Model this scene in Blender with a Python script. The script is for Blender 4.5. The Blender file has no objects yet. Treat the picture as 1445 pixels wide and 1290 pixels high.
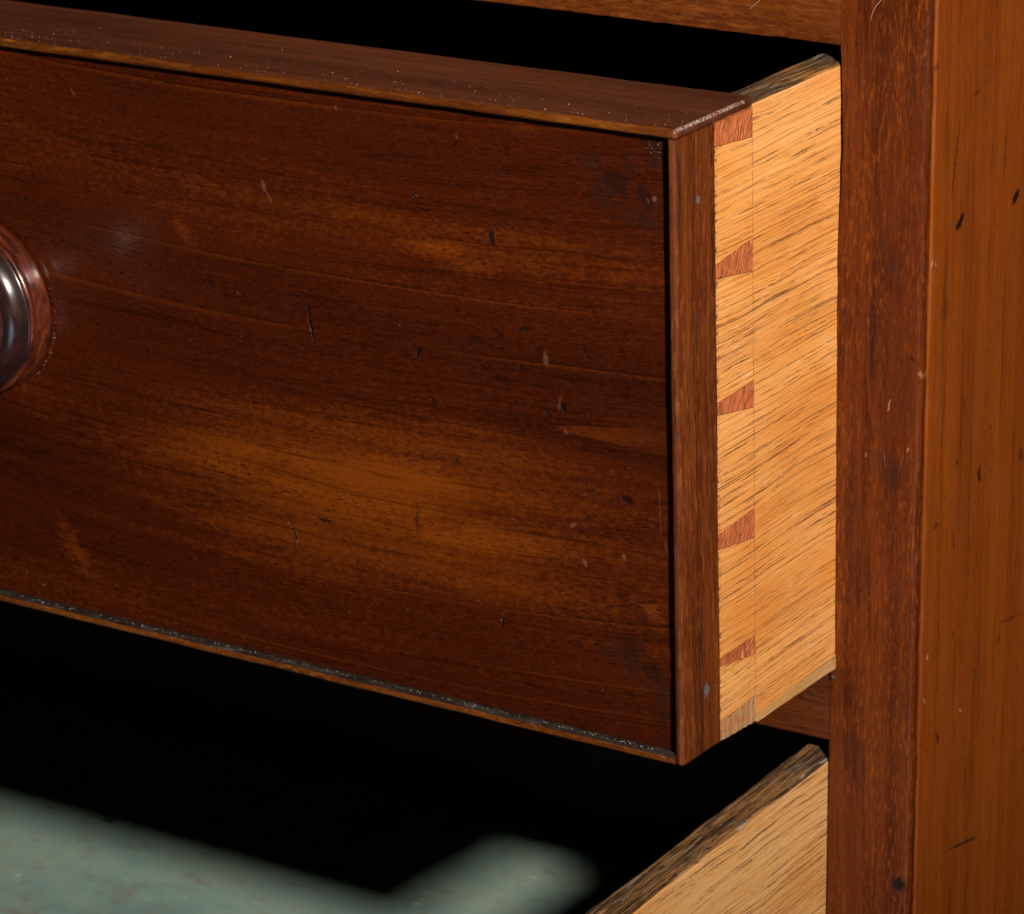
import bpy, bmesh, math, random
from mathutils import Vector, Matrix, noise

S = bpy.context.scene
COL = S.collection
random.seed(7)

# ------------------------------------------------------------------ camera
cam_d = bpy.data.cameras.new("camera")
cam = bpy.data.objects.new("camera", cam_d); COL.objects.link(cam)
cam_d.sensor_width = 36.0
cam_d.lens = 5402.365 / 1445 * 36.0
cam_d.clip_start = 0.05; cam_d.clip_end = 50
cam.matrix_world = Matrix(((0.8536, -0.1634, 0.4946, 0.490898),
                           (0.5207, 0.2908, -0.8027, -0.981318),
                           (-0.0127, 0.9427, 0.3333, 0.265449),
                           (0, 0, 0, 1)))
cam_d.dof.use_dof = True
cam_d.dof.focus_distance = 1.085
cam_d.dof.aperture_fstop = 40
S.camera = cam

# ------------------------------------------------------------------ light
w = bpy.data.worlds.new("World"); S.world = w; w.use_nodes = True
w.node_tree.nodes["Background"].inputs[0].default_value = (0.55, 0.65, 0.75, 1)
w.node_tree.nodes["Background"].inputs[1].default_value = 0.0008

def area(name, loc, target, size, power, color, shape='DISK'):
    d = bpy.data.lights.new(name, 'AREA'); d.shape = shape; d.size = size
    d.energy = power; d.color = color
    o = bpy.data.objects.new(name, d); COL.objects.link(o)
    o.location = loc
    o.rotation_euler = (Vector(target) - Vector(loc)).to_track_quat('-Z', 'Y').to_euler()
    return o
KEY = Vector((1.018, -1.025, 0.672)); AIM = Vector((0.03, -0.04, 0.07))
sp = bpy.data.lights.new("key_lamp", 'SPOT'); sp.energy = 225.0; sp.color = (1.0, 0.94, 0.85)
sp.shadow_soft_size = 0.056; sp.spot_size = math.radians(33); sp.spot_blend = 1.0
key = bpy.data.objects.new("key_lamp", sp); COL.objects.link(key); key.location = KEY
key.rotation_euler = (AIM - KEY).to_track_quat('-Z', 'Y').to_euler()
# weak cool light from below in front: the sheen on the lower half of the polished knob
area("low_fill", (0.20, -1.10, -0.66), (-0.22, -0.1, -0.1), 0.55, 2.0, (0.58, 0.82, 1.0))

vs = S.view_settings
vs.view_transform = 'Standard'; vs.look = 'None'; vs.exposure = 0.0; vs.gamma = 1.0
vs.use_curve_mapping = False
S.cycles.max_bounces = 6

# ------------------------------------------------------------------ material helpers
class NT:
    def __init__(s, name):
        s.m = bpy.data.materials.new(name); s.m.use_nodes = True
        s.t = s.m.node_tree; s.t.nodes.clear()
        s.out = s.t.nodes.new('ShaderNodeOutputMaterial')
        s.bsdf = s.t.nodes.new('ShaderNodeBsdfPrincipled')
        s.t.links.new(s.bsdf.outputs[0], s.out.inputs[0])
        s.prev = None
        s.obj = s.node('ShaderNodeTexCoord').outputs['Object']
    def node(s, kind, **p):
        n = s.t.nodes.new(kind)
        for k, v in p.items(): setattr(n, k, v)
        return n
    def put(s, sock, v):
        if isinstance(v, bpy.types.NodeSocket): s.t.links.new(v, sock)
        elif isinstance(v, tuple) and len(v) == 3 and sock.type == 'RGBA': sock.default_value = (*v, 1)
        else: sock.default_value = v
    def math(s, op, a, b=0.0, clamp=False):
        n = s.node('ShaderNodeMath', operation=op, use_clamp=clamp)
        s.put(n.inputs[0], a); s.put(n.inputs[1], b); return n.outputs[0]
    def vec(s, op, a, b=(0, 0, 0)):
        n = s.node('ShaderNodeVectorMath', operation=op)
        s.put(n.inputs[0], a); s.put(n.inputs[1], b)
        return n.outputs['Value'] if op in ('LENGTH', 'DOT_PRODUCT') else n.outputs[0]
    def noise(s, v, scale=1.0, detail=2.0, rough=0.5, dist=0.0, color=False):
        n = s.node('ShaderNodeTexNoise')
        s.put(n.inputs['Vector'], v); n.inputs['Scale'].default_value = scale
        n.inputs['Detail'].default_value = detail; n.inputs['Roughness'].default_value = rough
        n.inputs['Distortion'].default_value = dist
        return n.outputs['Color' if color else 'Fac']
    def rng(s, v, a, b, c=0.0, d=1.0, smooth=False):
        n = s.node('ShaderNodeMapRange'); n.clamp = True
        if smooth: n.interpolation_type = 'SMOOTHSTEP'
        s.put(n.inputs[0], v)
        for i, x in enumerate((a, b, c, d)): n.inputs[i + 1].default_value = x
        return n.outputs[0]
    def mix(s, f, a, b, mode='MIX'):
        n = s.node('ShaderNodeMix', data_type='RGBA', blend_type=mode)
        s.put(n.inputs['Factor'], f); s.put(n.inputs['A'], a); s.put(n.inputs['B'], b)
        return n.outputs['Result']
    def ramp(s, f, stops):
        n = s.node('ShaderNodeValToRGB'); e = n.color_ramp.elements
        while len(e) < len(stops): e.new(0.5)
        for el, (p, c) in zip(e, stops): el.position = p; el.color = (*c, 1)
        s.put(n.inputs[0], f); return n.outputs[0]
    def sep(s, v):
        n = s.node('ShaderNodeSeparateXYZ'); s.put(n.inputs[0], v); return n.outputs
    def bump(s, h, dist, strength=1.0, normal=None):
        n = s.node('ShaderNodeBump'); s.put(n.inputs['Height'], h)
        n.inputs['Distance'].default_value = dist; n.inputs['Strength'].default_value = strength
        if normal is not None: s.put(n.inputs['Normal'], normal)
        return n.outputs[0]
    def marks(s, table, axis, soft=0.45, wob=0.0006, inner=None):
        """union of irregular ellipses (dents, scratches, stains) lying on a face normal to axis"""
        nz = s.noise(s.obj, 700, 3, 0.65, color=True)
        wv = s.vec('SCALE', s.vec('SUBTRACT', nz, (0.5, 0.5, 0.5)))
        wv.node.inputs['Scale'].default_value = wob * 2
        base = s.vec('ADD', s.obj, wv); tot = s.prev
        first = True
        for (a, b, hl, hw, ang, st) in table:
            p = base
            if s.prev is not None:      # evaluate the marks one after another (keeps the shader stack small)
                q = s.node('ShaderNodeVectorMath', operation='MULTIPLY_ADD')
                s.put(q.inputs[0], s.prev); q.inputs[1].default_value = (1e-9, 1e-9, 1e-9); s.put(q.inputs[2], base); p = q.outputs[0]
            if first: tot = None; first = False
            n = s.node('ShaderNodeMapping', vector_type='TEXTURE'); s.put(n.inputs['Vector'], p)
            if axis == 'y':
                n.inputs['Location'].default_value = (a, 0, b); n.inputs['Rotation'].default_value = (0, -ang, 0)
                n.inputs['Scale'].default_value = (hl, 1e4, hw)
            else:
                n.inputs['Location'].default_value = (0, a, b); n.inputs['Rotation'].default_value = (ang, 0, 0)
                n.inputs['Scale'].default_value = (1e4, hl, hw)
            f = s.rng(s.vec('LENGTH', n.outputs[0]), 1.0 + soft * 0.5, 1.0 - soft, 0.0, st, True)
            tot = f if tot is None else s.math('MAXIMUM', tot, f)
            s.prev = tot
        return tot
    def done(s, color, rough, bump=None, spec=0.5, coat=0.0):
        s.put(s.bsdf.inputs['Base Color'], color); s.put(s.bsdf.inputs['Roughness'], rough)
        s.put(s.bsdf.inputs['Specular IOR Level'], spec)
        if coat: s.put(s.bsdf.inputs['Coat Weight'], coat); s.bsdf.inputs['Coat Roughness'].default_value = 0.28
        if bump is not None: s.put(s.bsdf.inputs['Normal'], bump)
        return s.m

def axv(along, a, c):
    return {'x': (a, c, c), 'y': (c, a, c), 'z': (c, c, a)}[along]

def mahogany(name, along, dark, mid, light, pore=(.012, .004, .002), fleck=None, fleck_amt=.5, fig=(4, 22), warp=.012, sag=0.0, bias=0.0, rings=None, contrast=1.0, ring_amt=.1, ring_dark=.5, ring_light=.5,
             seed=0.0, rough=.36, spec=.28, streak_amt=.2, mott=0.0, marks_d=None, marks_l=None, patches=None, axis='y', patch_col=(.2, .07, .01),
             lightmark=(.24, .11, .06), pore_amt=.6, grime=None, coat=0.0, fine=1.0, fleck_scale=(160, 900), line_amt=.3, darkmark=(.006, .004, .004)):
    s = NT(name)
    p0 = s.vec('ADD', s.obj, (seed, seed * 1.7, seed * 0.6))
    wn = s.noise(s.vec('MULTIPLY', p0, axv(along, 7, 16)), 1, 2, .5, color=True)
    wv = s.vec('MULTIPLY', s.vec('SUBTRACT', wn, (.5, .5, .5)), axv(along, 0, warp))
    p = s.vec('ADD', p0, wv)
    if sag:     # the figure of the veneer bows gently across the board
        cx = s.sep(s.obj)[0]; q = s.math('ADD', cx, .13)
        k = s.node('ShaderNodeCombineXYZ'); s.put(k.inputs[2], s.math('MULTIPLY', s.math('MULTIPLY', q, q), -sag))
        p = s.vec('ADD', p, k.outputs[0])
    figure = s.noise(s.vec('MULTIPLY', p, axv(along, *fig)), 1, 4, .55, .3)
    lines = s.noise(s.vec('MULTIPLY', p, axv(along, 4, 260)), 1, 3, .6)
    streak = s.noise(s.vec('MULTIPLY', p, axv(along, 45, 1100 * fine)), 1, 2, .6)
    f = s.math('ADD', s.math('MULTIPLY', figure, 1.0 - line_amt - streak_amt), s.math('ADD', s.math('MULTIPLY', lines, line_amt), s.math('MULTIPLY', streak, streak_amt)))
    if rings:   # growth rings: a slow ramp that ends in a sharp line
        rv = s.noise(s.vec('MULTIPLY', p, axv(along, rings[0], rings[1])), 1, 2, .45)
        rg = s.math('FRACT', s.math('MULTIPLY', rv, rings[2]))
        f = s.math('ADD', f, s.math('MULTIPLY', s.math('SUBTRACT', rg, .5), ring_amt))
    if contrast != 1.0: f = s.math('ADD', s.math('MULTIPLY', s.math('SUBTRACT', f, .5), contrast), .5)
    if bias: f = s.math('ADD', f, bias)
    if mott:    # fine cross-grain mottle, only a little longer along the grain
        mo = s.noise(s.vec('MULTIPLY', p, axv(along, 420, 800)), 1, 3, .7)
        f = s.math('ADD', f, s.math('MULTIPLY', s.math('SUBTRACT', mo, .5), mott))
    if patches:
        f = s.math('ADD', f, s.math('MULTIPLY', s.marks(patches, axis, 0.95, .004), s.rng(lines, .3, .65, .17, .25)))
    col = s.ramp(f, [(.36, dark), (.5, mid), (.66, light)])
    # thin dark and bright growth lines
    gl = s.noise(s.vec('MULTIPLY', p, axv(along, 3, 120)), 1, 3, .55)
    gl = s.math('ABSOLUTE', s.math('SUBTRACT', gl, .5))
    col = s.mix(s.rng(gl, .0, .012, .5, 0), col, tuple(x * .35 for x in dark))
    gl2 = s.noise(s.vec('MULTIPLY', s.vec('ADD', p, (.3, .3, .31)), axv(along, 3, 95)), 1, 3, .55)
    gl2 = s.math('ABSOLUTE', s.math('SUBTRACT', gl2, .5))
    col = s.mix(s.math('MULTIPLY', s.rng(gl2, 0, .006, .45, 0), s.rng(streak, .4, .6)), col, tuple(x * 1.7 for x in mid))
    if rings:
        brk = s.rng(s.noise(s.vec('MULTIPLY', p, axv(along, 16, 200)), 1, 3), .36, .6)
        col = s.mix(s.math('MULTIPLY', s.math('MULTIPLY', s.rng(rg, .90, .98), s.rng(rg, 1.0, .995)), s.math('MULTIPLY', brk, ring_dark)), col, tuple(x * .3 for x in dark))
        col = s.mix(s.math('MULTIPLY', s.rng(rg, .10, .02), s.math('MULTIPLY', brk, ring_light)), col, tuple(a * .7 + b * .6 for a, b in zip(mid, light)))
    pr = s.noise(s.vec('MULTIPLY', p, axv(along, 380, 2200 * fine)), 1, 1, .5)
    pclust = s.noise(s.vec('MULTIPLY', p, axv(along, 9, 60)), 1, 2)
    pmask = s.math('MULTIPLY', s.rng(pr, .60, .68), s.rng(pclust, .38, .6, .2, 1.0))
    col = s.mix(s.math('MULTIPLY', pmask, pore_amt), col, pore)
    if fleck:
        fl = s.noise(s.vec('MULTIPLY', s.vec('ADD', p, (.7, .2, .4)), axv(along, *fleck_scale)), 1, 2, .55, .4)
        fc = s.noise(s.vec('MULTIPLY', p, axv(along, 14, 70)), 1, 2)
        col = s.mix(s.math('MULTIPLY', s.math('MULTIPLY', s.rng(fl, .5, .72), s.rng(fc, .35, .6, .25, 1)), fleck_amt), col, fleck)
    h = s.math('SUBTRACT', s.math('MULTIPLY', streak, .5), pmask)
    if grime:   # old wax and dirt with patchy edges
        gn = s.noise(s.vec('MULTIPLY', s.obj, (120, 120, 120)), 1, 5, .65)
        gm = s.math('MULTIPLY', s.rng(gn, .42, .62), s.marks(grime, axis, .9, .006))
        col = s.mix(gm, col, (.012, .009, .007))
    if marks_l:
        col = s.mix(s.marks(marks_l, axis, .5, .0009), col, lightmark)
    if marks_d:
        md = s.marks(marks_d, axis, .45, .0013)
        col = s.mix(md, col, darkmark); h = s.math('SUBTRACT', h, s.math('MULTIPLY', md, 4.0))
    # hairline rubs and specks in the polish
    sp = s.noise(s.obj, 900, 1, .5)
    col = s.mix(s.rng(sp, .80, .84, 0, .35), col, lightmark)
    und = s.noise(s.vec('MULTIPLY', p0, axv(along, 12, 30)), 1, 2)
    nrm = s.bump(und, .0016, .5)
    nrm = s.bump(h, .00006, .8, nrm)
    rn = s.noise(s.obj, 60, 4, .6)
    return s.done(col, s.rng(rn, .3, .7, rough - .07, rough + .1), nrm, spec, coat)

def oak(name, along, pale, mid, deep, pore=(.085, .036, .016), tilt=-.01, seed=0.0, seam_y=None, scribe_y=None, porefreq=(40, 1050), grey=0.0, sat=1.0):
    s = NT(name)
    c = s.sep(s.obj)
    zz = s.math('ADD', c[2], s.math('MULTIPLY', c[1], tilt))
    n = s.node('ShaderNodeCombineXYZ'); s.put(n.inputs[0], c[0]); s.put(n.inputs[1], c[1]); s.put(n.inputs[2], zz)
    p0 = s.vec('ADD', n.outputs[0], (seed, seed * 1.3, seed * .7))
    wn = s.noise(s.vec('MULTIPLY', p0, axv(along, 11, 20)), 1, 2, .5, color=True)
    p = s.vec('ADD', p0, s.vec('MULTIPLY', s.vec('SUBTRACT', wn, (.5, .5, .5)), axv(along, 0, .006)))
    broad = s.noise(s.vec('MULTIPLY', p, axv(along, 9, 50)), 1, 3, .5)
    st = s.noise(s.vec('MULTIPLY', p, axv(along, 26, 520)), 1, 3, .6)
    fn = s.noise(s.vec('MULTIPLY', p, axv(along, 120, 2400)), 1, 2, .6)
    f = s.math('ADD', s.math('MULTIPLY', broad, .4), s.math('ADD', s.math('MULTIPLY', st, .4), s.math('MULTIPLY', fn, .2)))
    col = s.ramp(f, [(.36, deep), (.5, mid), (.64, pale)])
    tone = s.noise(s.vec('MULTIPLY', s.obj, (14, 14, 24)), 1, 3, .55)
    col = s.mix(s.rng(tone, .44, .64, 0, .45), col, tuple(x * y for x, y in zip(pale, (.96, .99, 1.15))))
    col = s.mix(s.rng(tone, .46, .34, 0, .4), col, tuple(x * y for x, y in zip(deep, (1.1, .95, .8))))
    # open pores: dark dashes that crowd along the growth rings
    ring = s.noise(s.vec('MULTIPLY', p, axv(along, 6, 190)), 1, 3, .6)
    b = s.noise(s.vec('MULTIPLY', s.vec('ADD', p, (.21, .43, .37)), axv(along, porefreq[0] * 2.6, porefreq[1] * 1.7)), 1, 2, .55)
    pb = s.math('MULTIPLY', s.rng(b, .62, .69), s.rng(ring, .38, .58, .15, .8))
    pm = s.math('MULTIPLY', pb, .6)
    rag = s.noise(s.obj, 1500, 2, .6)
    # long straight pores: rows across the grain, each broken into its own dashes
    pc = s.sep(p); wav = s.math('MULTIPLY', s.math('SUBTRACT', s.noise(s.vec('MULTIPLY', p, axv(along, 45, 160)), 1, 3, .6), .5), .0016)
    rz = s.math('ADD', pc[2], wav)
    for k, (hh, fa, wd, thr, st) in enumerate(((.0031, 46, .00036, .50, 1.0), (.0023, 60, .00025, .50, .95), (.0043, 30, .00030, .48, .95), (.0014, 80, .00016, .55, .7), (.0009, 110, .00011, .56, .5))):
        r = s.math('ADD', s.math('DIVIDE', rz, hh), 3.37 * k)
        rid = s.math('FLOOR', r)
        wn_ = s.node('ShaderNodeTexWhiteNoise', noise_dimensions='1D'); s.put(wn_.inputs['W'], rid)
        off = s.rng(wn_.outputs['Value'], 0, 1, .2, .8)
        d = s.math('MULTIPLY', s.math('ABSOLUTE', s.math('SUBTRACT', s.math('FRACT', r), off)), hh)
        cc = s.node('ShaderNodeCombineXYZ'); s.put(cc.inputs[0], s.math('MULTIPLY', pc[1], fa)); s.put(cc.inputs[1], s.math('MULTIPLY', rid, 7.31)); cc.inputs[2].default_value = k * 1.7
        ds = s.noise(cc.outputs[0], 1, 3, .6)
        wv_ = s.math('MULTIPLY', s.rng(ds, thr, thr + .16, 0, 1), s.math('MULTIPLY', s.rng(rag, .3, .6, .55, 1.15), wd))
        ln = s.rng(s.math('DIVIDE', d, s.math('ADD', wv_, .00001)), 1.15, .55)
        pm = s.math('MAXIMUM', pm, s.math('MULTIPLY', ln, s.math('MULTIPLY', s.rng(ring, .34, .56, .35, 1), st)))
    pm = s.math('MULTIPLY', pm, s.rng(rag, .30, .50, .5, 1))
    col = s.mix(s.math('MULTIPLY', pm, .88), col, pore)
    # pale broken fibres
    wf = s.noise(s.vec('MULTIPLY', s.vec('ADD', p, (.5, .1, .9)), axv(along, 110, 1500)), 1, 2, .55)
    col = s.mix(s.math('MULTIPLY', s.rng(wf, .68, .75), .55), col, (.8, .58, .36))
    # soft honey-coloured stains
    hs = s.noise(s.vec('MULTIPLY', s.obj, (30, 30, 55)), 1, 3, .5)
    col = s.mix(s.rng(hs, .5, .7, 0, .45), col, tuple(x * y for x, y in zip(mid, (.95, .82, .55))))
    h = s.math('SUBTRACT', s.math('MULTIPLY', fn, .35), pm)
    if seam_y is not None:   # glue and dirt in the ragged joint at the front
        e = s.rng(c[1], seam_y, seam_y + .0016, 1, 0)
        g = s.noise(s.vec('MULTIPLY', s.obj, (300, 300, 420)), 1, 3, .6)
        col = s.mix(s.math('MULTIPLY', e, s.rng(g, .5, .6, 0, .9)), col, (.03, .015, .01))
        e2 = s.rng(c[1], seam_y, seam_y + .0035, 1, 0)
        g2 = s.noise(s.vec('MULTIPLY', s.obj, (700, 300, 900)), 1, 3, .6)
        col = s.mix(s.math('MULTIPLY', e2, s.rng(g2, .62, .68, 0, .8)), col, (.75, .6, .48))
    if scribe_y is not None:
        d = s.math('ABSOLUTE', s.math('SUBTRACT', c[1], scribe_y))
        g = s.noise(s.obj, 260, 3, .6)
        k = s.math('MULTIPLY', s.rng(d, .0001, .00028, 1, 0), s.rng(g, .42, .6, .08, .8))
        col = s.mix(k, col, (.10, .045, .018)); h = s.math('SUBTRACT', h, k)
    nrm = s.bump(h, .00012, .9)
    return s.done(col, s.rng(rag, .3, .7, .45, .62), nrm, .35)

def worn_top(name, seed=0.0, dirt=.75):
    """the dark, dirty, splintered top edge of an oak drawer side, grain along y"""
    s = NT(name)
    p = s.vec('ADD', s.obj, (seed, seed, seed))
    a = s.noise(s.vec('MULTIPLY', p, (620, 34, 620)), 1, 4, .65, .4)
    b = s.noise(s.vec('MULTIPLY', s.vec('ADD', p, (.3, .6, .1)), (1200, 95, 1200)), 1, 3, .65, .5)
    c = s.noise(s.vec('MULTIPLY', p, (130, 22, 130)), 1, 3, .6)
    col = s.ramp(a, [(.36, (.035, .02, .012)), (.47, (.14, .066, .022)), (.56, (.30, .13, .035)), (.68, (.42, .2, .06))])
    col = s.mix(s.math('MULTIPLY', s.rng(c, .38, .58), dirt), col, (.045, .03, .02))
    col = s.mix(s.rng(b, .60, .65, 0, .8), col, (.30, .27, .23))
    col = s.mix(s.rng(b, .42, .36, 0, .9), col, (.012, .009, .008))
    h = s.math('ADD', s.math('MULTIPLY', b, .7), a)
    return s.done(col, s.rng(c, .3, .7, .34, .6), s.bump(h, .0008, .9), .5)

# dents, scratches and stains: centre, half length, half width, angle, strength
PD= [(-0.1311, -0.0753, 0.0073, 0.00055, -1.46, 0.9), (-0.0646, -0.0398, 0.0028, 0.0011, -1.46, 0.85), (-0.0908, -0.0306, 0.0018, 0.00034, -2.04, 0.8), (-0.0915, -0.0782, 0.002, 0.00062, -2.09, 0.85), (-0.071, -0.0717, 0.0034, 0.00164, -0.19, 0.35), (-0.0546, -0.0659, 0.0028, 0.00082, 0.49, 0.6), (-0.0626, -0.0691, 0.0018, 0.00096, 0.59, 0.5), (-0.0413, -0.0873, 0.0019, 0.0011, -0.92, 0.9), (-0.0201, -0.1117, 0.0022, 0.00123, -0.29, 0.8), (-0.0332, -0.0696, 0.0033, 0.00068, -1.0, 0.35), (-0.0558, -0.0774, 0.0016, 0.00068, -1.89, 0.6), (-0.0868, -0.0929, 0.0015, 0.00082, -1.18, 0.55), (-0.1291, -0.1381, 0.0027, 0.00082, -0.1, 0.7), (-0.1415, -0.1435, 0.0056, 0.0003, -1.15, 0.75), (-0.1478, -0.1509, 0.0066, 0.00082, 0.15, 0.45), (-0.21, -0.1622, 0.0015, 0.00068, -0.02, 0.6), (-0.1953, -0.0953, 0.0015, 0.00068, -1.27, 0.6), (-0.1686, -0.0689, 0.0015, 0.00082, -1.15, 0.6), (-0.0646, -0.1589, 0.0018, 0.00041, -1.78, 0.85), (-0.0947, -0.1315, 0.0064, 0.00068, -1.59, 0.35), (-0.0224, -0.0176, 0.0046, 0.00356, -0.31, 0.55), (-0.0125, -0.0208, 0.0043, 0.00246, -1.17, 0.5), (-0.0065, -0.0064, 0.0038, 0.00246, -1.03, 0.55), (-0.1132, -0.0548, 0.001, 0.00055, -2.38, 0.5), (-0.1203, -0.0613, 0.0011, 0.00082, -2.38, 0.5), (-0.0466, -0.0898, 0.0016, 0.00068, -0.85, 0.5), (-0.0628, -0.0823, 0.0033, 0.00137, -0.06, 0.3), (-0.0873, -0.093, 0.004, 0.00082, -1.18, 0.25), (-0.0206, -0.0729, 0.0075, 0.00041, 0.58, 0.3), (-0.0322, -0.1111, 0.0028, 0.00082, -0.26, 0.4), (-0.0444, -0.1446, 0.0013, 0.00068, -0.14, 0.5), (-0.2406, -0.0516, 0.0008, 0.00068, -1.04, 0.7), (-0.2277, -0.1644, 0.0025, 0.00123, -1.24, 0.35), (-0.0546, -0.1712, 0.0017, 0.00137, -0.76, 0.3), (-0.0199, -0.1572, 0.0042, 0.00301, -0.39, 0.35), (-0.0127, -0.1635, 0.0042, 0.00329, -0.39, 0.4), (-0.0844, -0.1103, 0.0055, 0.00041, 0.13, 0.3), (-0.079, -0.1101, 0.0009, 0.00068, -0.94, 0.6), (-0.0637, -0.1085, 0.001, 0.00068, -0.77, 0.6), (-0.1867, -0.1446, 0.0048, 0.00034, 0.0, 0.3)]
PL= [(-0.1462, -0.0352, 0.0019, 0.00083, -1.2, 0.33), (-0.1445, -0.038, 0.0024, 0.00036, -1.04, 0.29), (-0.0469, -0.0735, 0.0022, 0.00095, -1.41, 0.29), (-0.0386, -0.1229, 0.0015, 0.00071, 0.63, 0.29), (-0.0349, -0.1341, 0.0015, 0.00071, -1.28, 0.33), (-0.0215, -0.1297, 0.0012, 0.00071, -1.31, 0.33), (-0.0094, -0.0208, 0.001, 0.0006, -1.03, 0.39), (-0.0115, -0.0215, 0.0008, 0.0006, -0.82, 0.39), (-0.2181, -0.0151, 0.0013, 0.0003, -0.91, 0.45), (-0.1181, -0.008, 0.001, 0.0003, -1.04, 0.39), (-0.009, -0.1136, 0.008, 0.00019, -1.53, 0.26), (-0.0068, -0.1243, 0.003, 0.0006, -1.32, 0.14), (-0.0424, -0.0862, 0.0022, 0.0006, -1.79, 0.2), (-0.0406, -0.0946, 0.0009, 0.0006, -0.63, 0.23), (-0.0754, -0.011, 0.0011, 0.00024, -1.46, 0.33), (-0.1578, -0.0703, 0.0008, 0.00036, -0.62, 0.33), (-0.2448, -0.1821, 0.0008, 0.00048, 0.19, 0.45), (-0.2512, -0.179, 0.0007, 0.00048, -0.08, 0.33)]
PW= [(-0.1775, -0.054, 0.0061, 0.0031, -0.79, 0.4), (-0.1745, -0.1465, 0.0081, 0.00238, 0.01, 0.4), (-0.2311, -0.1647, 0.0128, 0.00476, -0.95, 0.4), (-0.0844, -0.0456, 0.0128, 0.0031, 0.01, 0.35), (-0.0721, -0.0503, 0.0103, 0.00286, 0.09, 0.35), (-0.0118, -0.145, 0.004, 0.00238, -0.63, 0.5), (-0.0534, -0.0033, 0.0081, 0.00476, -0.43, 0.3), (-0.0702, -0.1482, 0.0425, 0.00714, 0.09, 0.3), (-0.112, -0.125, 0.05, 0.015, 0.1, 0.95), (-0.118, -0.127, 0.085, 0.03, 0.1, 0.55), (-0.078, -0.1335, 0.045, 0.011, 0.13, 0.6), (-0.16, -0.1225, 0.035, 0.009, 0.05, 0.6)]
SD= [(0.0243, -0.0505, 0.0037, 0.00152, -2.55, 0.95), (0.0646, -0.0525, 0.0033, 0.00171, -2.56, 0.95), (0.0201, -0.0307, 0.0135, 0.00057, -1.77, 0.6), (0.056, -0.0344, 0.0126, 0.00067, -1.62, 0.45), (0.0338, -0.0132, 0.0023, 0.0009, -0.11, 0.4), (0.0434, -0.1358, 0.002, 0.00076, -1.82, 0.9), (0.0438, -0.1376, 0.0012, 0.00133, -1.2, 0.8), (0.0713, -0.1941, 0.01, 0.00057, -0.13, 0.4), (0.04, -0.2604, 0.0118, 0.00057, -0.19, 0.7), (0.018, -0.2157, 0.0023, 0.00095, -1.26, 0.7), (0.026, -0.1529, 0.0044, 0.00076, -1.26, 0.35), (0.0131, -0.1436, 0.0021, 0.00095, -0.06, 0.5), (0.0154, -0.0759, 0.0029, 0.00381, -0.27, 0.25), (0.027, -0.1272, 0.0017, 0.00114, -0.7, 0.5), (0.031, -0.1095, 0.0032, 0.00114, -1.15, 0.25), (0.0753, -0.1398, 0.003, 0.0019, -0.98, 0.5), (0.0623, -0.1982, 0.0017, 0.00114, -2.95, 0.4), (0.0274, -0.1839, 0.0018, 0.00076, -1.17, 0.3), (0.0514, -0.1232, 0.001, 0.00095, -1.5, 0.4), (0.0055, 0.0005, 0.0018, 0.0009, -2.02, 0.4)]
SL= [(0.0089, -0.1852, 0.0011, 0.0005, -1.85, 0.8), (0.0343, -0.2122, 0.001, 0.0005, -0.68, 0.6), (0.0074, -0.1991, 0.0018, 0.00033, -1.18, 0.5), (0.0079, -0.0592, 0.0011, 0.00067, -1.2, 0.3), (0.0057, -0.0584, 0.0016, 0.00033, -1.91, 0.5)]
TD= [(0.0253, -0.2591, 0.0027, 0.00229, -1.34, 0.95), (0.0258, -0.2592, 0.0021, 0.002, 0.37, 0.9), (0.0038, -0.0778, 0.0047, 0.002, -1.39, 0.3), (0.0063, -0.1361, 0.0163, 0.00257, -1.57, 0.3), (0.0023, -0.0914, 0.007, 0.00143, -1.54, 0.3), (0.0196, -0.1245, 0.007, 0.00429, -1.34, 0.35), (0.017, -0.0594, 0.0101, 0.00486, -1.29, 0.3), (0.0068, -0.1988, 0.0053, 0.002, -1.75, 0.35), (0.0094, -0.2209, 0.0109, 0.00371, -1.32, 0.3), (0.0101, -0.1583, 0.0094, 0.00429, -1.47, 0.25), (0.026, -0.0873, 0.0013, 0.00071, -0.75, 0.7), (0.0054, 0.006, 0.0009, 0.00057, -1.37, 0.6)]
TL= [(0.0188, -0.1027, 0.0021, 0.00036, -1.75, 0.6), (0.0253, -0.1155, 0.0009, 0.00036, -1.92, 0.5), (0.0115, -0.1197, 0.0009, 0.00036, -1.55, 0.4), (0.0286, -0.0917, 0.0014, 0.00048, -1.44, 0.4), (0.0178, -0.1203, 0.0025, 0.00024, -1.39, 0.3)]
BD= [(-0.0798, -0.0216, 0.0015, 0.00125, -1.43, 0.9), (-0.0778, -0.1703, 0.0023, 0.00161, -1.38, 0.9)]


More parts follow.
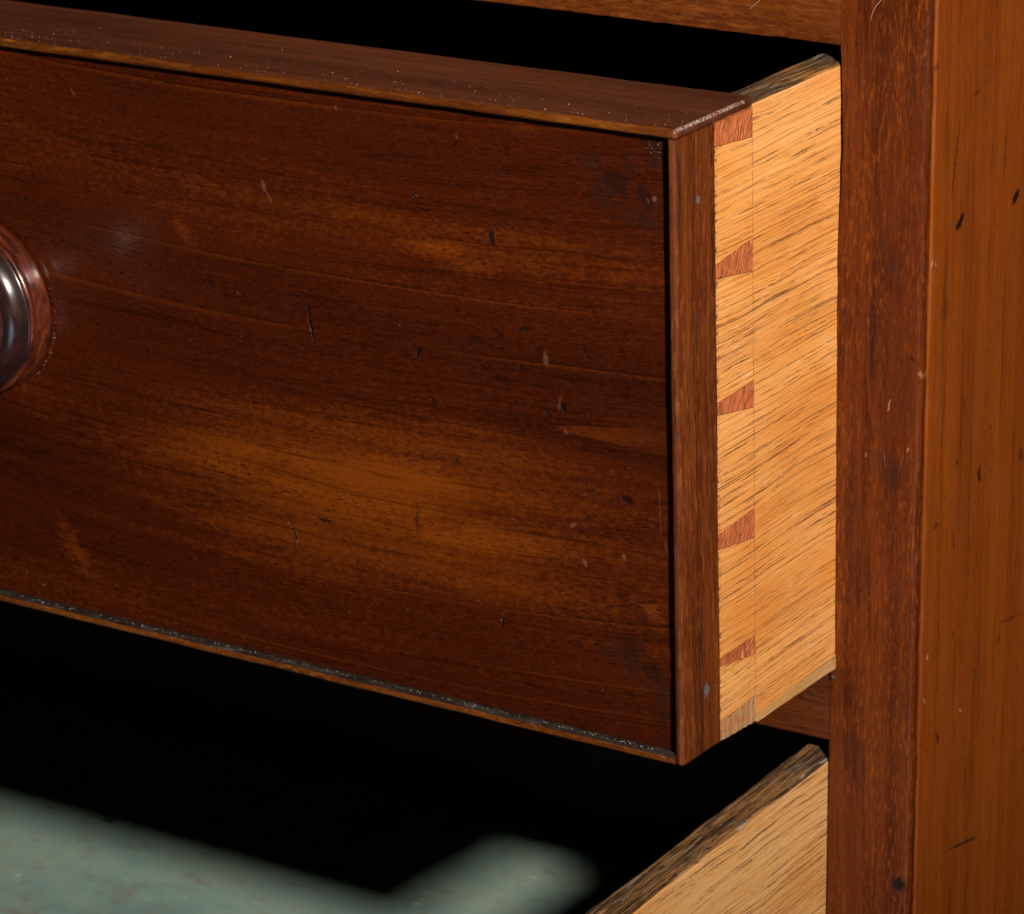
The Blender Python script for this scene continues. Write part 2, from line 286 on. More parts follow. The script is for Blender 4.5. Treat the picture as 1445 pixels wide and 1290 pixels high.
M = {}
M['panel'] = mahogany('mahogany_front', 'x', (.020, .0029, .0012), (.055, .0082, .0016), (.175, .036, .0028), bias=-.03, contrast=.55, seed=3.1, rough=.22, spec=.42, sag=.32, warp=.003, fine=1.1, line_amt=.16, streak_amt=.14, mott=.22, rings=(.22, 13, 15), ring_amt=.045, ring_dark=.45, ring_light=.35,
    marks_d=PD, marks_l=PL, patches=PW, fig=(2.6, 15), fleck=(.11, .020, .003), fleck_amt=.3, fleck_scale=(420, 1500), pore_amt=.85,
    grime=[(-.0224, -.0176, .010, .009, -.3, .95), (-.0125, -.026, .008, .006, -1.2, .9), (-.006, -.012, .013, .006, -1.5, .9),
           (-.0065, -.178, .016, .007, -1.5, .85), (-.02, -.160, .010, .008, -.4, .6), (-.017, -.145, .006, .005, .3, .4)])
M['bead_top'] = mahogany('mahogany_top_bead', 'x', (.036, .0100, .0048), (.066, .0180, .0085), (.115, .033, .0125), seed=5.3, mott=.1, rough=.42, fig=(7, 60),
    fleck=(.17, .05, .012), fleck_amt=.3, pore_amt=.35)
M['bead_low'] = mahogany('mahogany_bottom_bead', 'x', (.05, .012, .003), (.13, .033, .005), (.24, .066, .009), seed=6.3, mott=.2, rough=.33, fig=(10, 60),
    fleck=(.32, .09, .018), fleck_amt=.8, fleck_scale=(420, 900), pore_amt=.7)
M['bead_side'] = mahogany('mahogany_side_bead', 'z', (.038, .0085, .0020), (.095, .019, .0035), (.19, .043, .007), seed=7.7, fine=1.2, streak_amt=.3, rough=.4, fig=(4, 160),
    fleck=(.30, .10, .02), fleck_amt=.4, axis='x', marks_d=BD, darkmark=(.10, .09, .085), pore_amt=.6, line_amt=.4)
M['bead_front'] = mahogany('mahogany_orange_bead_front', 'x', (.040, .0085, .0016), (.095, .022, .003), (.20, .054, .006), seed=25.3, rough=.35, fig=(14, 60), fleck=(.36, .12, .014),
    fleck_amt=.5, pore_amt=.5, mott=.1)  # brighter orange for the front-facing faces of the top bead
M['front_core'] = mahogany('mahogany_core', 'x', (.05, .014, .004), (.09, .026, .006), (.15, .045, .01), seed=9.2)
M['post'] = mahogany('mahogany_post', 'z', (.034, .0056, .0010), (.074, .0128, .0017), (.130, .0270, .0030), seed=11.4, spec=.2, rings=(1.2, 40, 7), ring_amt=.05, ring_dark=.3, ring_light=.6, mott=.12, fine=1.2, rough=.36, marks_d=TD, marks_l=TL,
    fig=(6, 70), fleck=(.24, .056, .005), fleck_amt=.65, fleck_scale=(260, 1400), pore_amt=.35, lightmark=(.36, .17, .07), warp=.006)
M['rail'] = mahogany('mahogany_rail', 'x', (.062, .0125, .0022), (.13, .029, .0038), (.22, .060, .007), seed=13.9, mott=.1, rough=.38, fig=(7, 55), pore_amt=.6,
    fleck=(.26, .075, .012), fleck_amt=.4)
M['rail_low'] = mahogany('mahogany_lower_rail', 'x', (.045, .0095, .0028), (.085, .019, .004), (.14, .034, .006), seed=15.3, mott=.1, rough=.4, fig=(7, 55))
M['side'] = mahogany('mahogany_case_side', 'z', (.115, .0215, .0024), (.186, .0390, .0036), (.262, .063, .0055), seed=17.8, contrast=.58, rough=.38, marks_d=SD, marks_l=SL, axis='x',
    fig=(5, 45), bias=-.01, mott=.1, fine=1.3, fleck=(.10, .022, .003), fleck_amt=.6, fleck_scale=(80, 1900), pore_amt=.5, lightmark=(.4, .22, .12), warp=.003, line_amt=.4)
M['case_in'] = mahogany('dark_inner_board', 'y', (.03, .012, .005), (.05, .02, .008), (.08, .03, .012), seed=19.1, rough=.6)
M['oak'] = oak('oak_upper_side', 'y', (.77, .352, .106), (.67, .272, .064), (.53, .182, .034), seam_y=-.0704, scribe_y=-.0497, seed=.4)
M['oak_strip'] = oak('oak_runner_strip', 'y', (.56, .31, .125), (.46, .235, .082), (.33, .15, .045), seed=2.4, porefreq=(40, 1500))
M['oak_low'] = oak('oak_lower_side', 'y', (.74, .40, .150), (.65, .315, .100), (.52, .215, .056), seed=4.7, tilt=.03, porefreq=(75, 1200))
M['top_worn'] = worn_top('worn_oak_top', .3, .8)
M['top_worn_low'] = worn_top('worn_oak_top_lower', 1.9, .35)

def ledge_mat():      # grey dust and wax film; the ledge's highlight is put into its colour too
    s = NT('dusty_sheen_ledge')
    a = s.noise(s.vec('MULTIPLY', s.obj, (130, 500, 500)), 1, 4, .65); b = s.noise(s.obj, 1400, 2, .6)
    col = s.ramp(a, [(.40, (.014, .007, .004)), (.56, (.028, .018, .013)), (.74, (.065, .054, .046))])
    col = s.mix(s.rng(b, .66, .72, 0, .45), col, (.20, .18, .16))
    return s.done(col, .6, s.bump(a, .0002, .5), .2)
M['ledge'] = ledge_mat()
def worn_mat():      # bruised arris where the polish is gone
    s = NT('bruised_edge')
    a = s.noise(s.obj, 420, 4, .65); b = s.noise(s.obj, 1100, 3, .6)
    col = s.ramp(a, [(.34, (.05, .018, .012)), (.5, (.15, .07, .05)), (.66, (.30, .20, .16))])
    col = s.mix(s.rng(b, .56, .66, 0, .8), col, (.50, .44, .40))
    return s.done(col, .4, s.bump(b, .0006, .8), .5)
M['worn'] = worn_mat()

def pin_mat(name='mahogany_end_grain', tan=0.0):
    s = NT(name)
    p = s.vec('ADD', s.obj, s.vec('MULTIPLY', s.noise(s.obj, 120, 2, .5, color=True), (0, .004, .004)))
    r = s.node('ShaderNodeMapping'); s.put(r.inputs[0], p); r.inputs['Rotation'].default_value = (.42, 0, 0)
    a = s.noise(s.vec('MULTIPLY', r.outputs[0], (500, 1500, 170)), 1, 3, .6)
    b = s.noise(s.obj, 210, 4, .6)
    col = s.ramp(a, [(.35, (.22, .046, .014)), (.5, (.44, .108, .032)), (.66, (.56, .17, .058))])
    col = s.mix(s.rng(b, .48, .64, 0, .5), col, (.16, .05, .02))
    sp = s.noise(s.obj, 1300, 2, .5)
    col = s.mix(s.rng(sp, .66, .72, 0, .5), col, (.65, .35, .2))
    if tan: col = s.mix(s.rng(s.noise(s.obj, 330, 4, .6), .38, .58, .25, tan), col, (.36, .21, .10))
    return s.done(col, .5, s.bump(a, .0006, .9), .4)
M['pin'] = pin_mat(); M['pin_tan'] = pin_mat('worn_end_grain', .9)

def knob_mat():
    s = NT('polished_mahogany_knob')
    c = s.sep(s.obj)
    a = s.noise(s.vec('MULTIPLY', s.obj, (70, 420, 160)), 1, 3, .55, .4)
    col = s.ramp(a, [(.36, (.03, .006, .0035)), (.5, (.075, .014, .006)), (.66, (.14, .03, .009))])
    rad = s.math('SQRT', s.math('ADD', s.math('MULTIPLY', c[0], c[0]), s.math('MULTIPLY', c[2], c[2])))
    fr = s.math('MULTIPLY', s.rng(rad, .0283, .0276), s.math('MULTIPLY', s.rng(s.math('MULTIPLY', c[1], -1.0), .0095, .0100), s.rng(s.math('MULTIPLY', c[1], -1.0), .0300, .0290)))
    ring = s.math('MULTIPLY', fr, s.rng(rad, .0211, .0216))
    col = s.mix(s.math('MULTIPLY', ring, .82), col, (.012, .007, .008))
    b = s.noise(s.obj, 90, 4, .6)
    return s.done(col, s.rng(b, .3, .7, .15, .27), s.bump(a, .00008, .5), .6, .3)
M['knob'] = knob_mat()

def lining_mat():
    s = NT('green_grey_lining')
    a = s.noise(s.vec('MULTIPLY', s.obj, (26, 32, 26)), 1, 5, .6)
    b = s.noise(s.vec('MULTIPLY', s.obj, (95, 120, 95)), 1, 4, .65)
    c = s.noise(s.obj, 420, 3, .6)
    col = s.ramp(a, [(.34, (.215, .325, .285)), (.5, (.275, .395, .335)), (.66, (.32, .40, .315))])
    col = s.mix(s.rng(b, .52, .66, 0, .75), col, (.27, .26, .20))
    col = s.mix(s.rng(b, .40, .32, 0, .6), col, (.21, .37, .34))
    col = s.mix(s.rng(c, .66, .72, 0, .5), col, (.42, .45, .38))
    d = s.noise(s.vec('ADD', s.obj, (.4, .2, 0)), 65, 2, .5)
    col = s.mix(s.rng(d, .72, .76, 0, .7), col, (.55, .58, .5))
    col = s.mix(s.rng(d, .27, .24, 0, .8), col, (.06, .05, .035))
    return s.done(col, .8, s.bump(c, .0003, .4), .2)
M['lining'] = lining_mat()

def plain(name, col, rough):
    s = NT(name); n = s.noise(s.obj, 800, 2)
    return s.done(s.mix(n, tuple(x * .75 for x in col), tuple(min(1, x * 1.15) for x in col)), rough)
M['dust'] = plain('white_dust', (.46, .43, .38), .9)
M['fibre'] = plain('pale_fibre', (.36, .24, .18), .7)
M['resin'] = plain('grey_resin', (.06, .035, .025), .35)

# ------------------------------------------------------------------ mesh helpers
def empty(name, label, cat, loc=(0, 0, 0), rot=None, group=None):
    o = bpy.data.objects.new(name, None); COL.objects.link(o); o.empty_display_size = .02
    o.matrix_world = Matrix.Translation(loc) @ (rot if rot else Matrix.Identity(4))
    o['label'] = label; o['category'] = cat
    if group: o['group'] = group
    return o

def link(name, bm, mats, parent=None, smooth=True, wn=True, label=None):
    me = bpy.data.meshes.new(name)
    bmesh.ops.recalc_face_normals(bm, faces=bm.faces)
    if smooth:
        for e in bm.edges:
            if len(e.link_faces) == 2 and e.calc_face_angle(0) > .8: e.smooth = False
    bm.to_mesh(me); bm.free()
    for m in (mats if isinstance(mats, (list, tuple)) else [mats]): me.materials.append(m)
    if smooth: me.polygons.foreach_set('use_smooth', [True] * len(me.polygons))
    o = bpy.data.objects.new(name, me); COL.objects.link(o)
    if parent: o.parent = parent
    if label: o['label'] = label
    if smooth and wn:
        md = o.modifiers.new('normals', 'WEIGHTED_NORMAL'); md.keep_sharp = True; md.weight = 80
    return o

def cut(bm, axis, values):
    for v in values:
        co = [0, 0, 0]; no = [0, 0, 0]; co['xyz'.index(axis)] = v; no['xyz'.index(axis)] = 1
        bmesh.ops.bisect_plane(bm, geom=bm.verts[:] + bm.edges[:] + bm.faces[:], dist=1e-6, plane_co=co, plane_no=no)

def frange(a, b, step):
    n = max(1, int(round((b - a) / step))); return [a + (b - a) * i / n for i in range(1, n)]

def box(x0, x1, y0, y1, z0, z1, r=0.0, seg=3, which=None, cuts=()):
    """box with rounded edges; which(edge midpoint, direction) picks the edges to round; cuts = (axis, values)"""
    bm = bmesh.new()
    bmesh.ops.create_cube(bm, size=1)
    for v in bm.verts:
        v.co = Vector((x0 + (v.co.x + .5) * (x1 - x0), y0 + (v.co.y + .5) * (y1 - y0), z0 + (v.co.z + .5) * (z1 - z0)))
    if r:
        es = [e for e in bm.edges if which is None or which((e.verts[0].co + e.verts[1].co) / 2, (e.verts[1].co - e.verts[0].co).normalized())]
        bmesh.ops.bevel(bm, geom=es, offset=r, segments=seg, profile=.5, affect='EDGES')
    for ax, vals in cuts: cut(bm, ax, vals)
    return bm

def wobble(bm, amp, freq, seed=0.0, sel=None, axes=(1, 1, 1)):
    for v in bm.verts:
        if sel is None or sel(v.co):
            n = noise.noise_vector(v.co * freq + Vector((seed, seed, seed)))
            v.co += Vector((n.x * axes[0], n.y * axes[1], n.z * axes[2])) * amp

def lathe(profile, n=96, axis_y=True):
    bm = bmesh.new(); rings = []
    for (r, p) in profile:
        if r < 1e-6: rings.append([bm.verts.new((0, -p, 0))])
        else: rings.append([bm.verts.new((r * math.cos(t * 2 * math.pi / n), -p, r * math.sin(t * 2 * math.pi / n))) for t in range(n)])
    for a, b in zip(rings, rings[1:]):
        for i in range(n):
            j = (i + 1) % n
            if len(b) == 1: bm.faces.new((a[i], a[j], b[0]))
            elif len(a) == 1: bm.faces.new((a[0], b[j], b[i]))
            else: bm.faces.new((a[i], a[j], b[j], b[i]))
    return bm

def catmull(pts, sub):
    out = []
    P = [pts[0]] + list(pts) + [pts[-1]]
    for i in range(1, len(P) - 2):
        p0, p1, p2, p3 = [Vector(q) for q in P[i - 1:i + 3]]
        for k in range(sub):
            t = k / sub
            out.append(.5 * ((2 * p1) + (p2 - p0) * t + (2 * p0 - 5 * p1 + 4 * p2 - p3) * t * t + (3 * p1 - p0 - 3 * p2 + p3) * t ** 3))
    out.append(Vector(pts[-1])); return out

def tube(pts, r, sub=6, n=6):
    c = catmull(pts, sub); bm = bmesh.new(); rings = []
    for i, p in enumerate(c):
        d = (c[min(i + 1, len(c) - 1)] - c[max(i - 1, 0)]).normalized()
        u = d.cross(Vector((0, 1, .01))).normalized(); v = d.cross(u)
        rr = r * (1 - .6 * abs(2 * i / (len(c) - 1) - 1) ** 3)
        rings.append([bm.verts.new(p + (u * math.cos(a) + v * math.sin(a)) * rr) for a in [2 * math.pi * k / n for k in range(n)]])
    for a, b in zip(rings, rings[1:]):
        for k in range(n): bm.faces.new((a[k], a[(k + 1) % n], b[(k + 1) % n], b[k]))
    bm.faces.new(rings[0]); bm.faces.new(rings[-1]); return bm

# ------------------------------------------------------------------ the chest
W = 0.90                       # opening between the posts
chest = empty('chest_of_drawers', 'reddish brown mahogany chest carcase with plain corner post, rails and case side', 'chest of drawers', (0, 0, -.75))
def P(name, bm, mat, **k):     # part of the chest, given in room coordinates
    for v in bm.verts: v.co.z += .75
    o = link(name, bm, mat, chest, **k); return o
ROOM = .75
# materials of the chest use the parts' own coordinates: shift them back with the object's origin
def C(name, bm, mat, **k):
    o = link(name, bm, mat, chest, **k); o.location = (0, 0, ROOM); return o

# corner post: worn left edge, rounded front right arris
EDGE = .0008
bm = box(EDGE, .0290, 0, .0034, -.75, .058, .0016, 5,
         which=lambda m, d: abs(d.z) > .9 and m.y < .001 and m.x > .02,
         cuts=(('z', frange(-.40, .058, .003)), ('x', [EDGE + .0012, EDGE + .003, .012, .02])))
for v in bm.verts:
    z = v.co.z
    if v.co.x < EDGE + .0035 and v.co.y < .03 and -.4 < z < .057:
        k = 1 - (v.co.x - EDGE) / .0035
        d = .00035 * noise.noise(Vector((0, 3.1, z * 95))) + .00018 * noise.noise(Vector((5, 1, z * 330)))
        # a hollow rubbed out by the drawer under the top rail, closing further down
        hollow = .0011 * math.exp(-((z + .026) / .02) ** 2)
        d += hollow - .0005 * math.exp(-((z + .085) / .03) ** 2) + .0003 * math.exp(-((z + .12) / .02) ** 2)
        if z > .0035 or z < -.192: d = 0
        v.co.x += d * k
        if v.co.y < .0005 and -.192 < z < .0035: v.co.y += .0005 * k * (.6 + noise.noise(Vector((2, 2, z * 140))))
    if v.co.x > .0265:
        v.co.x += .0003 * noise.noise(Vector((1, 7, z * 80))) + .00012 * noise.noise(Vector((1, 7, z * 400)))
        v.co.y += .00022 * noise.noise(Vector((4, 7, z * 160)))
core = box(EDGE + .0004, .0262, .0035, .040, -.75, .058)
tmp = bpy.data.meshes.new('tmp'); core.to_mesh(tmp); core.free(); bm.from_mesh(tmp); bpy.data.meshes.remove(tmp)
C('corner_post', bm, M['post'])
# the case side behind the post, a hairline open joint between them
bm = box(.0266, .0292, .0050, .56, -.75, .058, .0008, 2, which=lambda m, d: abs(d.z) > .9, cuts=(('z', frange(-.40, .058, .004)),))
for v in bm.verts:
    if v.co.y < .008: v.co.y += .0005 * noise.noise(Vector((9, 2, v.co.z * 60))) + .0003 * noise.noise(Vector((9, 4, v.co.z * 240)))
C('case_side', bm, M['side'])
# left side of the case, back, top and bottom: only there to close the box
C('corner_post', box(-W - .0292, -W - EDGE, 0, .040, -.75, .058, .0024, 3, which=lambda m, d: abs(d.z) > .9 and m.y < .01), M['post'])
C('case_side', box(-W - .0298, -W - .0105, .0415, .56, -.75, .058), M['side'])
C('back_board', box(-W - .0100, .0100, .540, .552, -.74, .056), M['case_in'])
C('top_board', box(-W - .03, .031, .0002, .562, .0584, .072, .002, 3), M['rail'])
C('bottom_board', box(-W - .0100, .0100, .042, .538, -.70, -.68), M['case_in'])

# top rail with a chipped lower edge near the post
bm = box(-W - .0007, .0007, .0002, .040, .0050, .0580, .0007, 2, which=lambda m, d: abs(d.x) > .9 and m.y < .01,
         cuts=(('x', frange(-.20, .0006, .0015)),))
for v in bm.verts:
    if v.co.z < .007 and v.co.y < .01:
        x = v.co.x
        v.co.z += .00025 * noise.noise(Vector((x * 60, 0, 3))) + .00022 * noise.noise(Vector((x * 300, 0, 3)))
        if -.022 < x < -.004: v.co.z += .0007 * abs(noise.noise(Vector((x * 420, 1, 1)))); v.co.y += .0006 * abs(noise.noise(Vector((x * 500, 8, 1))))
C('top_rail', bm, M['rail'])
bm = box(-W - .0007, .0007, .0003, .040, -.2161, -.1942, .0010, 2, which=lambda m, d: abs(d.x) > .9 and m.y < .01, cuts=(('x', frange(-.2, .0006, .003)),))
wobble(bm, .00025, 120, 4, sel=lambda c: c.y < .01 and c.x < .0003)
C('drawer_rail', bm, M['rail_low'])
C('dust_board', box(-W - .0100, .0100, .041, .539, -.2120, -.2020), M['case_in'])
C('drawer_rail', box(-W - .0006, .0006, .0005, .040, -.439, -.417, .001, 2), M['rail_low'])
C('dust_board', box(-W - .0100, .0100, .041, .539, -.433, -.423), M['case_in'])
# a bead of hardened resin at the foot of the drawer opening
bm = bmesh.new(); bmesh.ops.create_icosphere(bm, subdivisions=3, radius=.0009)
wobble(bm, .0008, 900, 2)
for v in bm.verts: v.co += Vector((.0016, -.0002, -.1941))
C('resin_lump', bm, M['resin'])

# ------------------------------------------------------------------ the upper drawer
D = .0912; H = .19; YB = -.0704; YP = -.0497; REC = .0035; BT = .003; T = .0117
DR = Matrix(((0.9991, 0.0407, -0.0111, 0), (-0.0408, 0.9991, -0.0088, 0), (0.0108, 0.0092, 0.9999, 0), (0, 0, 0, 1)))
drawer = empty('drawer', 'upper drawer pulled part way out, dark polished front with turned knob and dovetailed oak side', 'drawer', (0, 0, 0), DR, 'drawers of the chest')

# veneered front panel and the board behind it
link('front_panel', box(-W, -BT - .0001, -D + REC, -D + REC + .006, -H + BT + .0001, -BT + .0006, 0, cuts=()), M['panel'], drawer, smooth=False)
link('front_board', box(-W, -T - .0002, -D + REC + .0062, YP + .0003, -H + BT + .0001, -BT + .0006), M['front_core'], drawer, smooth=False)

# cock beads: the top one lies over the whole thickness of the front
def bead_wear(bm, amp, seed, sel): wobble(bm, amp, 260, seed, sel); wobble(bm, amp * .5, 900, seed + 3, sel)
bm = box(-W, 0, -D, YP + .0006, -BT, 0, .0013, 5, which=lambda m, d: m.y < -D + .001 or m.x > -.001,
         cuts=(('x', frange(-.30, -.03, .004) + frange(-.03, 0, .0012)), ('y', frange(-D + .0014, YP, .004))))
for v in bm.verts:      # worn corner at the front right, slight waviness of the front edge
    c = v.co
    if c.y < -D + .003:
        c.y += .00028 * noise.noise(Vector((c.x * 45, 0, 0))) + .00012 * noise.noise(Vector((c.x * 210, 0, 5)))
        c.z += .0002 * noise.noise(Vector((c.x * 60, 4, 0)))
    if c.z > -.0016: c.z += .00018 * noise.noise(Vector((c.x * 40, c.y * 120, 9)))
    c.z += .0009 * max(0, min(1, (c.x + .25) / .25))       # the bead has lifted a little towards the right
    if c.x > -.004:
        k = (c.x + .004) / .004
        c.z -= .0002 * k * max(0, -(c.y + .062) / .03) if c.z > -.002 else 0
        c.x += .0004 * k * noise.noise(Vector((c.y * 260, c.z * 300, 2)))
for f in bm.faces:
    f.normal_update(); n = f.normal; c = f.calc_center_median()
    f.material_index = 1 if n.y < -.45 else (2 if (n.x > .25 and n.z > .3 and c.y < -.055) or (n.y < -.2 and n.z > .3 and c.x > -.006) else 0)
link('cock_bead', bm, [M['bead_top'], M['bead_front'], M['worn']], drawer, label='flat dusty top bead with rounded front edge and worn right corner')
# right bead: rounded front corner, wide flank
bm = box(-BT, 0, -D, YB - .0001, -H, -BT + .0008, .0012, 5, which=lambda m, d: abs(d.z) > .9 and m.y < -.08 or (abs(d.z) < .1 and m.z < -.1 and m.y < YB - .002),
         cuts=(('z', frange(-H + .002, -BT - .001, .003)), ('y', [-D + .004, -D + .009, -D + .014])))
for v in bm.verts:
    c = v.co
    if c.x > -.0012: c.x += .00022 * noise.noise(Vector((c.y * 160, 3, c.z * 22)))
    if c.y < -D + .003:
        c.x += .0002 * noise.noise(Vector((0, 3, c.z * 40))); c.y += .0002 * noise.noise(Vector((6, 3, c.z * 60)))
    for zn in (-.1545, -.1612):      # two nicks
        if abs(c.z - zn) < .0016 and c.y < -D + .0035: c.y += .0007; c.x -= .0004
link('cock_bead', bm, M['bead_side'], drawer, label='right bead with vertical grain and two grey dents')
bm = box(-W, -BT - .0002, -D, YP - .004, -H, -H + BT, .0010, 5, which=lambda m, d: abs(d.x) > .9 and m.y < -.08,
         cuts=(('x', frange(-.30, -.004, .004)),))
wobble(bm, .00018, 70, 8, sel=lambda c: c.y < -.08)
for f in bm.faces:
    f.normal_update(); f.material_index = 1 if f.normal.z > .35 else 0
link('cock_bead', bm, [M['bead_low'], M['ledge']], drawer, label='narrow orange-flecked bottom bead with a grey dusty ledge and painted sheen')
link('cock_bead', box(-W - BT, -W - .0001, -D, YB, -H, 0, .0012, 3), M['bead_side'], drawer)

# oak side with sockets cut round the pins of the front
PINS = [(-.0023, -.0108, -.0023, -.0088), (-.0405, -.0504, -.0431, -.0474), (-.0833, -.0917, -.0844, -.0881),
        (-.1228, -.1322, -.1246, -.1292), (-.1629, -.1690, -.1634, -.1659), (-.1820, -.1908, -.1842, -.1896)]
# (z at the back: top, bottom; z at the front: top, bottom)
def oak_side(y_back, z_top, z_bot, y0, pins, name, mats, parent, strip=0.0, loc=None, gap=.00012):
    outline = [(y_back, z_bot), (y_back, z_top)]
    if pins:
        yp = YP + gap
        for i, (bt, bb, ft, fb) in enumerate(pins):
            if i == 0: outline += [(yp, z_top), (yp, bb - gap), (y0, fb - gap)]
            elif i == len(pins) - 1: outline += [(y0, ft + gap), (yp, bt + gap), (yp, z_bot)]
            else: outline += [(y0, ft + gap), (yp, bt + gap), (yp, bb - gap), (y0, fb - gap)]
    else: outline += [(y0, z_top), (y0, z_bot)]
    bm = bmesh.new()
    f = bm.faces.new([bm.verts.new((0, y, z)) for y, z in outline])
    ex = bmesh.ops.extrude_face_region(bm, geom=[f])
    for v in [g for g in ex['geom'] if isinstance(g, bmesh.types.BMVert)]: v.co.x = -T
    bmesh.ops.recalc_face_normals(bm, faces=bm.faces)
    ystart = (YP if pins else y0)
    es = [e for e in bm.edges if abs(e.verts[0].co.z - z_top) < 1e-6 and abs(e.verts[1].co.z - z_top) < 1e-6 and abs(e.verts[0].co.x - e.verts[1].co.x) < 1e-6]
    bmesh.ops.bevel(bm, geom=es, offset=.0013, segments=3, profile=.5, affect='EDGES')
    cut(bm, 'y', frange(ystart + .002, min(y_back, .06), .0025)); cut(bm, 'x', [-.0098, -.0078, -.0058, -.0038])
    for v in bm.verts:
        c = v.co
        if c.z > z_top - .0016 and c.y > ystart - .001:
            c.z += .0004 * noise.noise(Vector((c.x * 330, c.y * 60, 1))) + .00035 * noise.noise(Vector((c.x * 700, c.y * 25, 7))) - .0001
            if c.x < -T + .002: c.x += .0005 * noise.noise(Vector((3, c.y * 130, 1)))
            if c.x > -.002: c.z += .0003 * noise.noise(Vector((3, c.y * 150, 8))) - .0001
    for f in bm.faces:
        f.normal_update(); f.material_index = 1 if (f.normal.z > .55 and f.calc_center_median().z > z_top - .003) else 0
    o = link(name, bm, mats, parent, smooth=True, wn=True)
    return o
STRIP = -.1888
side_o = oak_side(.44, -.0004, -H - .0006, YB, PINS, 'drawer_side', [M['oak'], M['top_worn']], drawer)
# tilted worn wear-strip along the bottom edge, standing a hair proud
bm = bmesh.new()
pts = [(YP + .0004, -.1882), (.44, -.1720), (.44, -H - .0010), (YP + .0004, -H - .0010)]
f = bm.faces.new([bm.verts.new((.00005, y, z)) for y, z in pts])
ex = bmesh.ops.extrude_face_region(bm, geom=[f])
for v in [g for g in ex['geom'] if isinstance(g, bmesh.types.BMVert)]: v.co.x = .0004
cut(bm, 'y', frange(YP + .002, .05, .003))
for v in bm.verts:
    if v.co.z < -H + .001: v.co.z += .0003 * noise.noise(Vector((0, v.co.y * 150, 3)))
link('runner_strip', bm, M['oak_strip'], drawer, smooth=False)
# pins
for i, (bt, bb, ft, fb) in enumerate(PINS):
    bm = bmesh.new(); pr = [.00012, -.0001, .0001, .00008, .00018, .0002][i]
    pts = [(YP, bt), (YP, bb), (YB + .0002, fb), (YB + .0002, ft)]
    f = bm.faces.new([bm.verts.new((pr, y, z)) for y, z in pts])
    ex = bmesh.ops.extrude_face_region(bm, geom=[f])
    for v in [g for g in ex['geom'] if isinstance(g, bmesh.types.BMVert)]: v.co.x = -T
    bmesh.ops.recalc_face_normals(bm, faces=bm.faces)
    cut(bm, 'y', frange(YB + .0004, YP - .0002, .0004 if i >= 4 else .0008))
    zs = sum(v.co.z for v in bm.verts) / len(bm.verts)
    for v in bm.verts:
        v.co.z -= (.0004 + .0004 * noise.noise(Vector((i * 3.7, v.co.y * 420, 2)))) * (1 if v.co.z > zs else -1) * (0 if abs(v.co.z + .0023) < 1e-5 else .45)
        if v.co.x > -.001:
            v.co.x += .00016 * noise.noise(Vector((i, v.co.y * 500, v.co.z * 300)))
            if i >= 4:      # ridges torn by the saw
                v.co.x += .00026 * math.sin((v.co.y + .35 * v.co.z) * (2100 if i == 5 else 2600) + 3 * noise.noise(v.co * 160)) * (.5 + noise.noise(v.co * 210 + Vector((4, 4, 4)))) - .0001
    link('dovetail_pin', bm, M['pin_tan'] if i == 5 else M['pin'], drawer, smooth=i >= 4, wn=False)
link('drawer_side', box(-W + .0002, -W + T, YB, .44, -H, -.0004, .001, 2), M['oak'], drawer)
link('drawer_bottom', box(-W + T, -T, YP + .001, .44, -H + .010, -H + .016), M['case_in'], drawer, smooth=False)
link('drawer_back', box(-W + T, -T, .428, .4399, -H + .017, -.02), M['case_in'], drawer, smooth=False)

# turned knobs
KZ = -.0880
def knob(x, label=None):
    prof = [(.0272, 0), (.0285, .0004), (.0291, .0014), (.0290, .0030), (.0286, .0050), (.0283, .0068), (.0285, .0080), (.0290, .0086),
            (.0291, .0092), (.0287, .0098), (.0281, .0099), (.0277, .0101), (.0273, .0108), (.0265, .0124), (.0252, .0141), (.0237, .0151), (.0224, .0155),
            (.0215, .0154), (.0211, .0158), (.0208, .0168), (.0198, .0180), (.0180, .0186), (.0160, .0198), (.0146, .0225), (.0140, .0260), (.0146, .0300), (.0170, .0335), (.0215, .0360), (.0248, .0400), (.0258, .0460), (.0256, .0520), (.0240, .0580), (.0210, .0635), (.0168, .0677), (.0114, .0706), (.0058, .0720), (0, .0724)]
    pr = [(max(p.x, 0), p.y) for p in catmull([(a, b, 0) for a, b in prof], 4)]
    pr[-1] = (0, pr[-1][1])
    o = link('knob', lathe(pr, 128), M['knob'], drawer, wn=False)
    o.location = (x, -D + REC - .0001, KZ)
    return o
knob(-.2615)
knob(-W + .2615)

# ------------------------------------------------------------------ the lower drawer
low = empty('drawer', 'lower drawer pulled further out, worn oak side and blotched green-grey lining inside', 'drawer', (0, 0, 0), None, 'drawers of the chest')
Z2 = -.2225; YF = -.27; LB = -.405
oak_side(.27, Z2, -.415, YF + .042, None, 'drawer_side', [M['oak_low'], M['top_worn_low']], low)
link('drawer_side', box(-W + .0002, -W + T, YF + .042, .27, -.415, Z2, .001, 2), M['oak_low'], low)
link('lined_bottom', box(-W + T, -T, YF + .043, .27, LB - .006, LB), M['lining'], low, smooth=False)
link('drawer_back', box(-W + T, -T, .258, .2699, LB + .0005, Z2 - .012), M['case_in'], low, smooth=False)
link('front_panel', box(-W, 0, YF + .002, YF + .0418, -.412, Z2 - .0031), M['front_core'], low, smooth=False)
link('cock_bead', box(-W, 0, YF, YF + .0418, Z2 - .003, Z2, .0012, 3), M['bead_top'], low)
for x in (-.2615, -W + .2615):
    o = bpy.data.objects.new('knob', bpy.data.objects['knob'].data); COL.objects.link(o); o.parent = low
    o.location = (x, YF + .0019, Z2 - .0945)

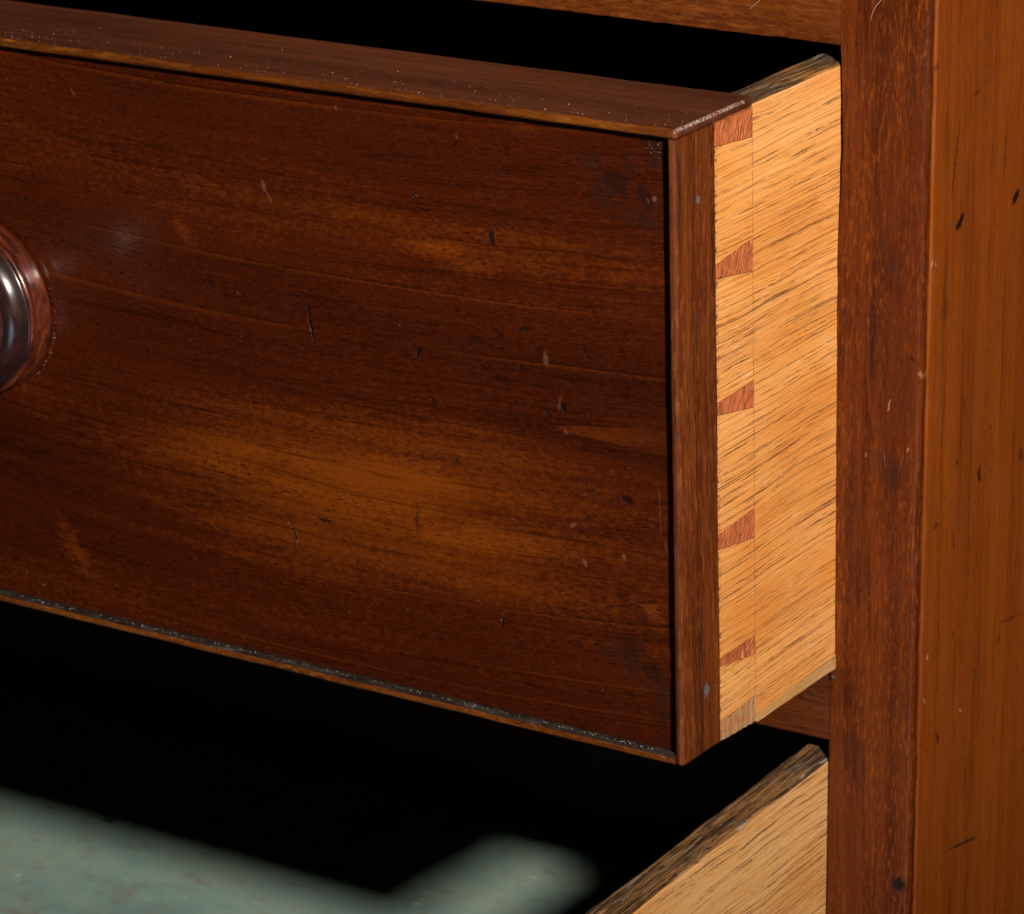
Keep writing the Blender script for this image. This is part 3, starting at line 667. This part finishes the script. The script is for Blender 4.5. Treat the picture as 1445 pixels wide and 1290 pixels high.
# ------------------------------------------------------------------ dust and fibres
bm = bmesh.new()
def speck(c, r):
    k = [bm.verts.new(c + Vector(d) * r * random.uniform(.7, 1.3)) for d in ((1, 0, -.4), (-.6, .8, -.4), (-.5, -.9, -.4), (0, 0, .8))]
    for t in ((0, 1, 2), (0, 1, 3), (1, 2, 3), (0, 2, 3)): bm.faces.new([k[i] for i in t])
def place(x, y, z, r):
    if z > -.0012: z += .0009 * max(0, min(1, (x + .25) / .25))
    speck(DR.to_3x3() @ Vector((x, y, z)), r)
for i in range(330):
    x = -.27 * random.random() ** .9 - .002
    y = -D + .001 + abs(random.gauss(0, .010))
    if y > YP: continue
    place(x, y, .0001 - max(0, (-D + .0013 - y)) * .3, random.choice((.00004, .00004, .00005, .00006, .00008, .0001)))
for i in range(16):
    place(-.26 * random.random(), -D + .0015 + abs(random.gauss(0, .009)), .00015, random.uniform(.0001, .00018))
for i in range(260):    # ledge of the bottom bead
    place(-.27 * random.random() - .003, -D + random.uniform(.0007, .002), -H + BT + .0001, random.choice((.00006, .00008, .0001, .00016)))
for i in range(60):     # corners of the panel
    place(-.003 - abs(random.gauss(0, .004)), -D + REC - .0001, -BT - abs(random.gauss(0, .0025)), random.uniform(.00004, .0001))
for i in range(60):     # specks on the front
    place(-.26 * random.random() - .004, -D + REC - .00005, -.185 * random.random() - .004, random.uniform(.00004, .00009))
for i in range(70):     # caught in the angle round the knob
    a = random.gauss(-.35, .45); rr_ = .0295 + abs(random.gauss(0, .0005))
    place(-.2615 + rr_ * math.cos(a), -D + REC - .0001, KZ + rr_ * math.sin(a), random.uniform(.00004, .00011))
for i in range(70):     # worn front corner
    place(-random.random() ** 2 * .006, -D + .0008 + random.random() * .010, .00005 - random.random() * .0008, random.uniform(.00004, .0001))
me = link('dust', bm, M['dust'], None, smooth=False)
me['kind'] = 'stuff'; me['label'] = 'pale dust specks scattered over the top and front of the upper drawer'; me['category'] = 'dust'

def fibre(pts, r, label):
    o = link('fibre', tube(pts, r), M['fibre'], None, wn=False); o['label'] = label; o['category'] = 'fibre'; o['group'] = 'stray fibres'
fibre([(.0104, -.0004, .0136), (.0111, -.0008, .0158), (.0121, -.0009, .018), (.0135, -.0006, .0198), (.0146, -.0004, .0213)], .00009, 'long pale hair stuck to the corner post beside the top rail')
fibre([(-.0295, -.0001, .0127), (-.0272, -.0005, .0146), (-.0248, -.0003, .0170)], .00008, 'short pale hair stuck to the top rail above the opening')
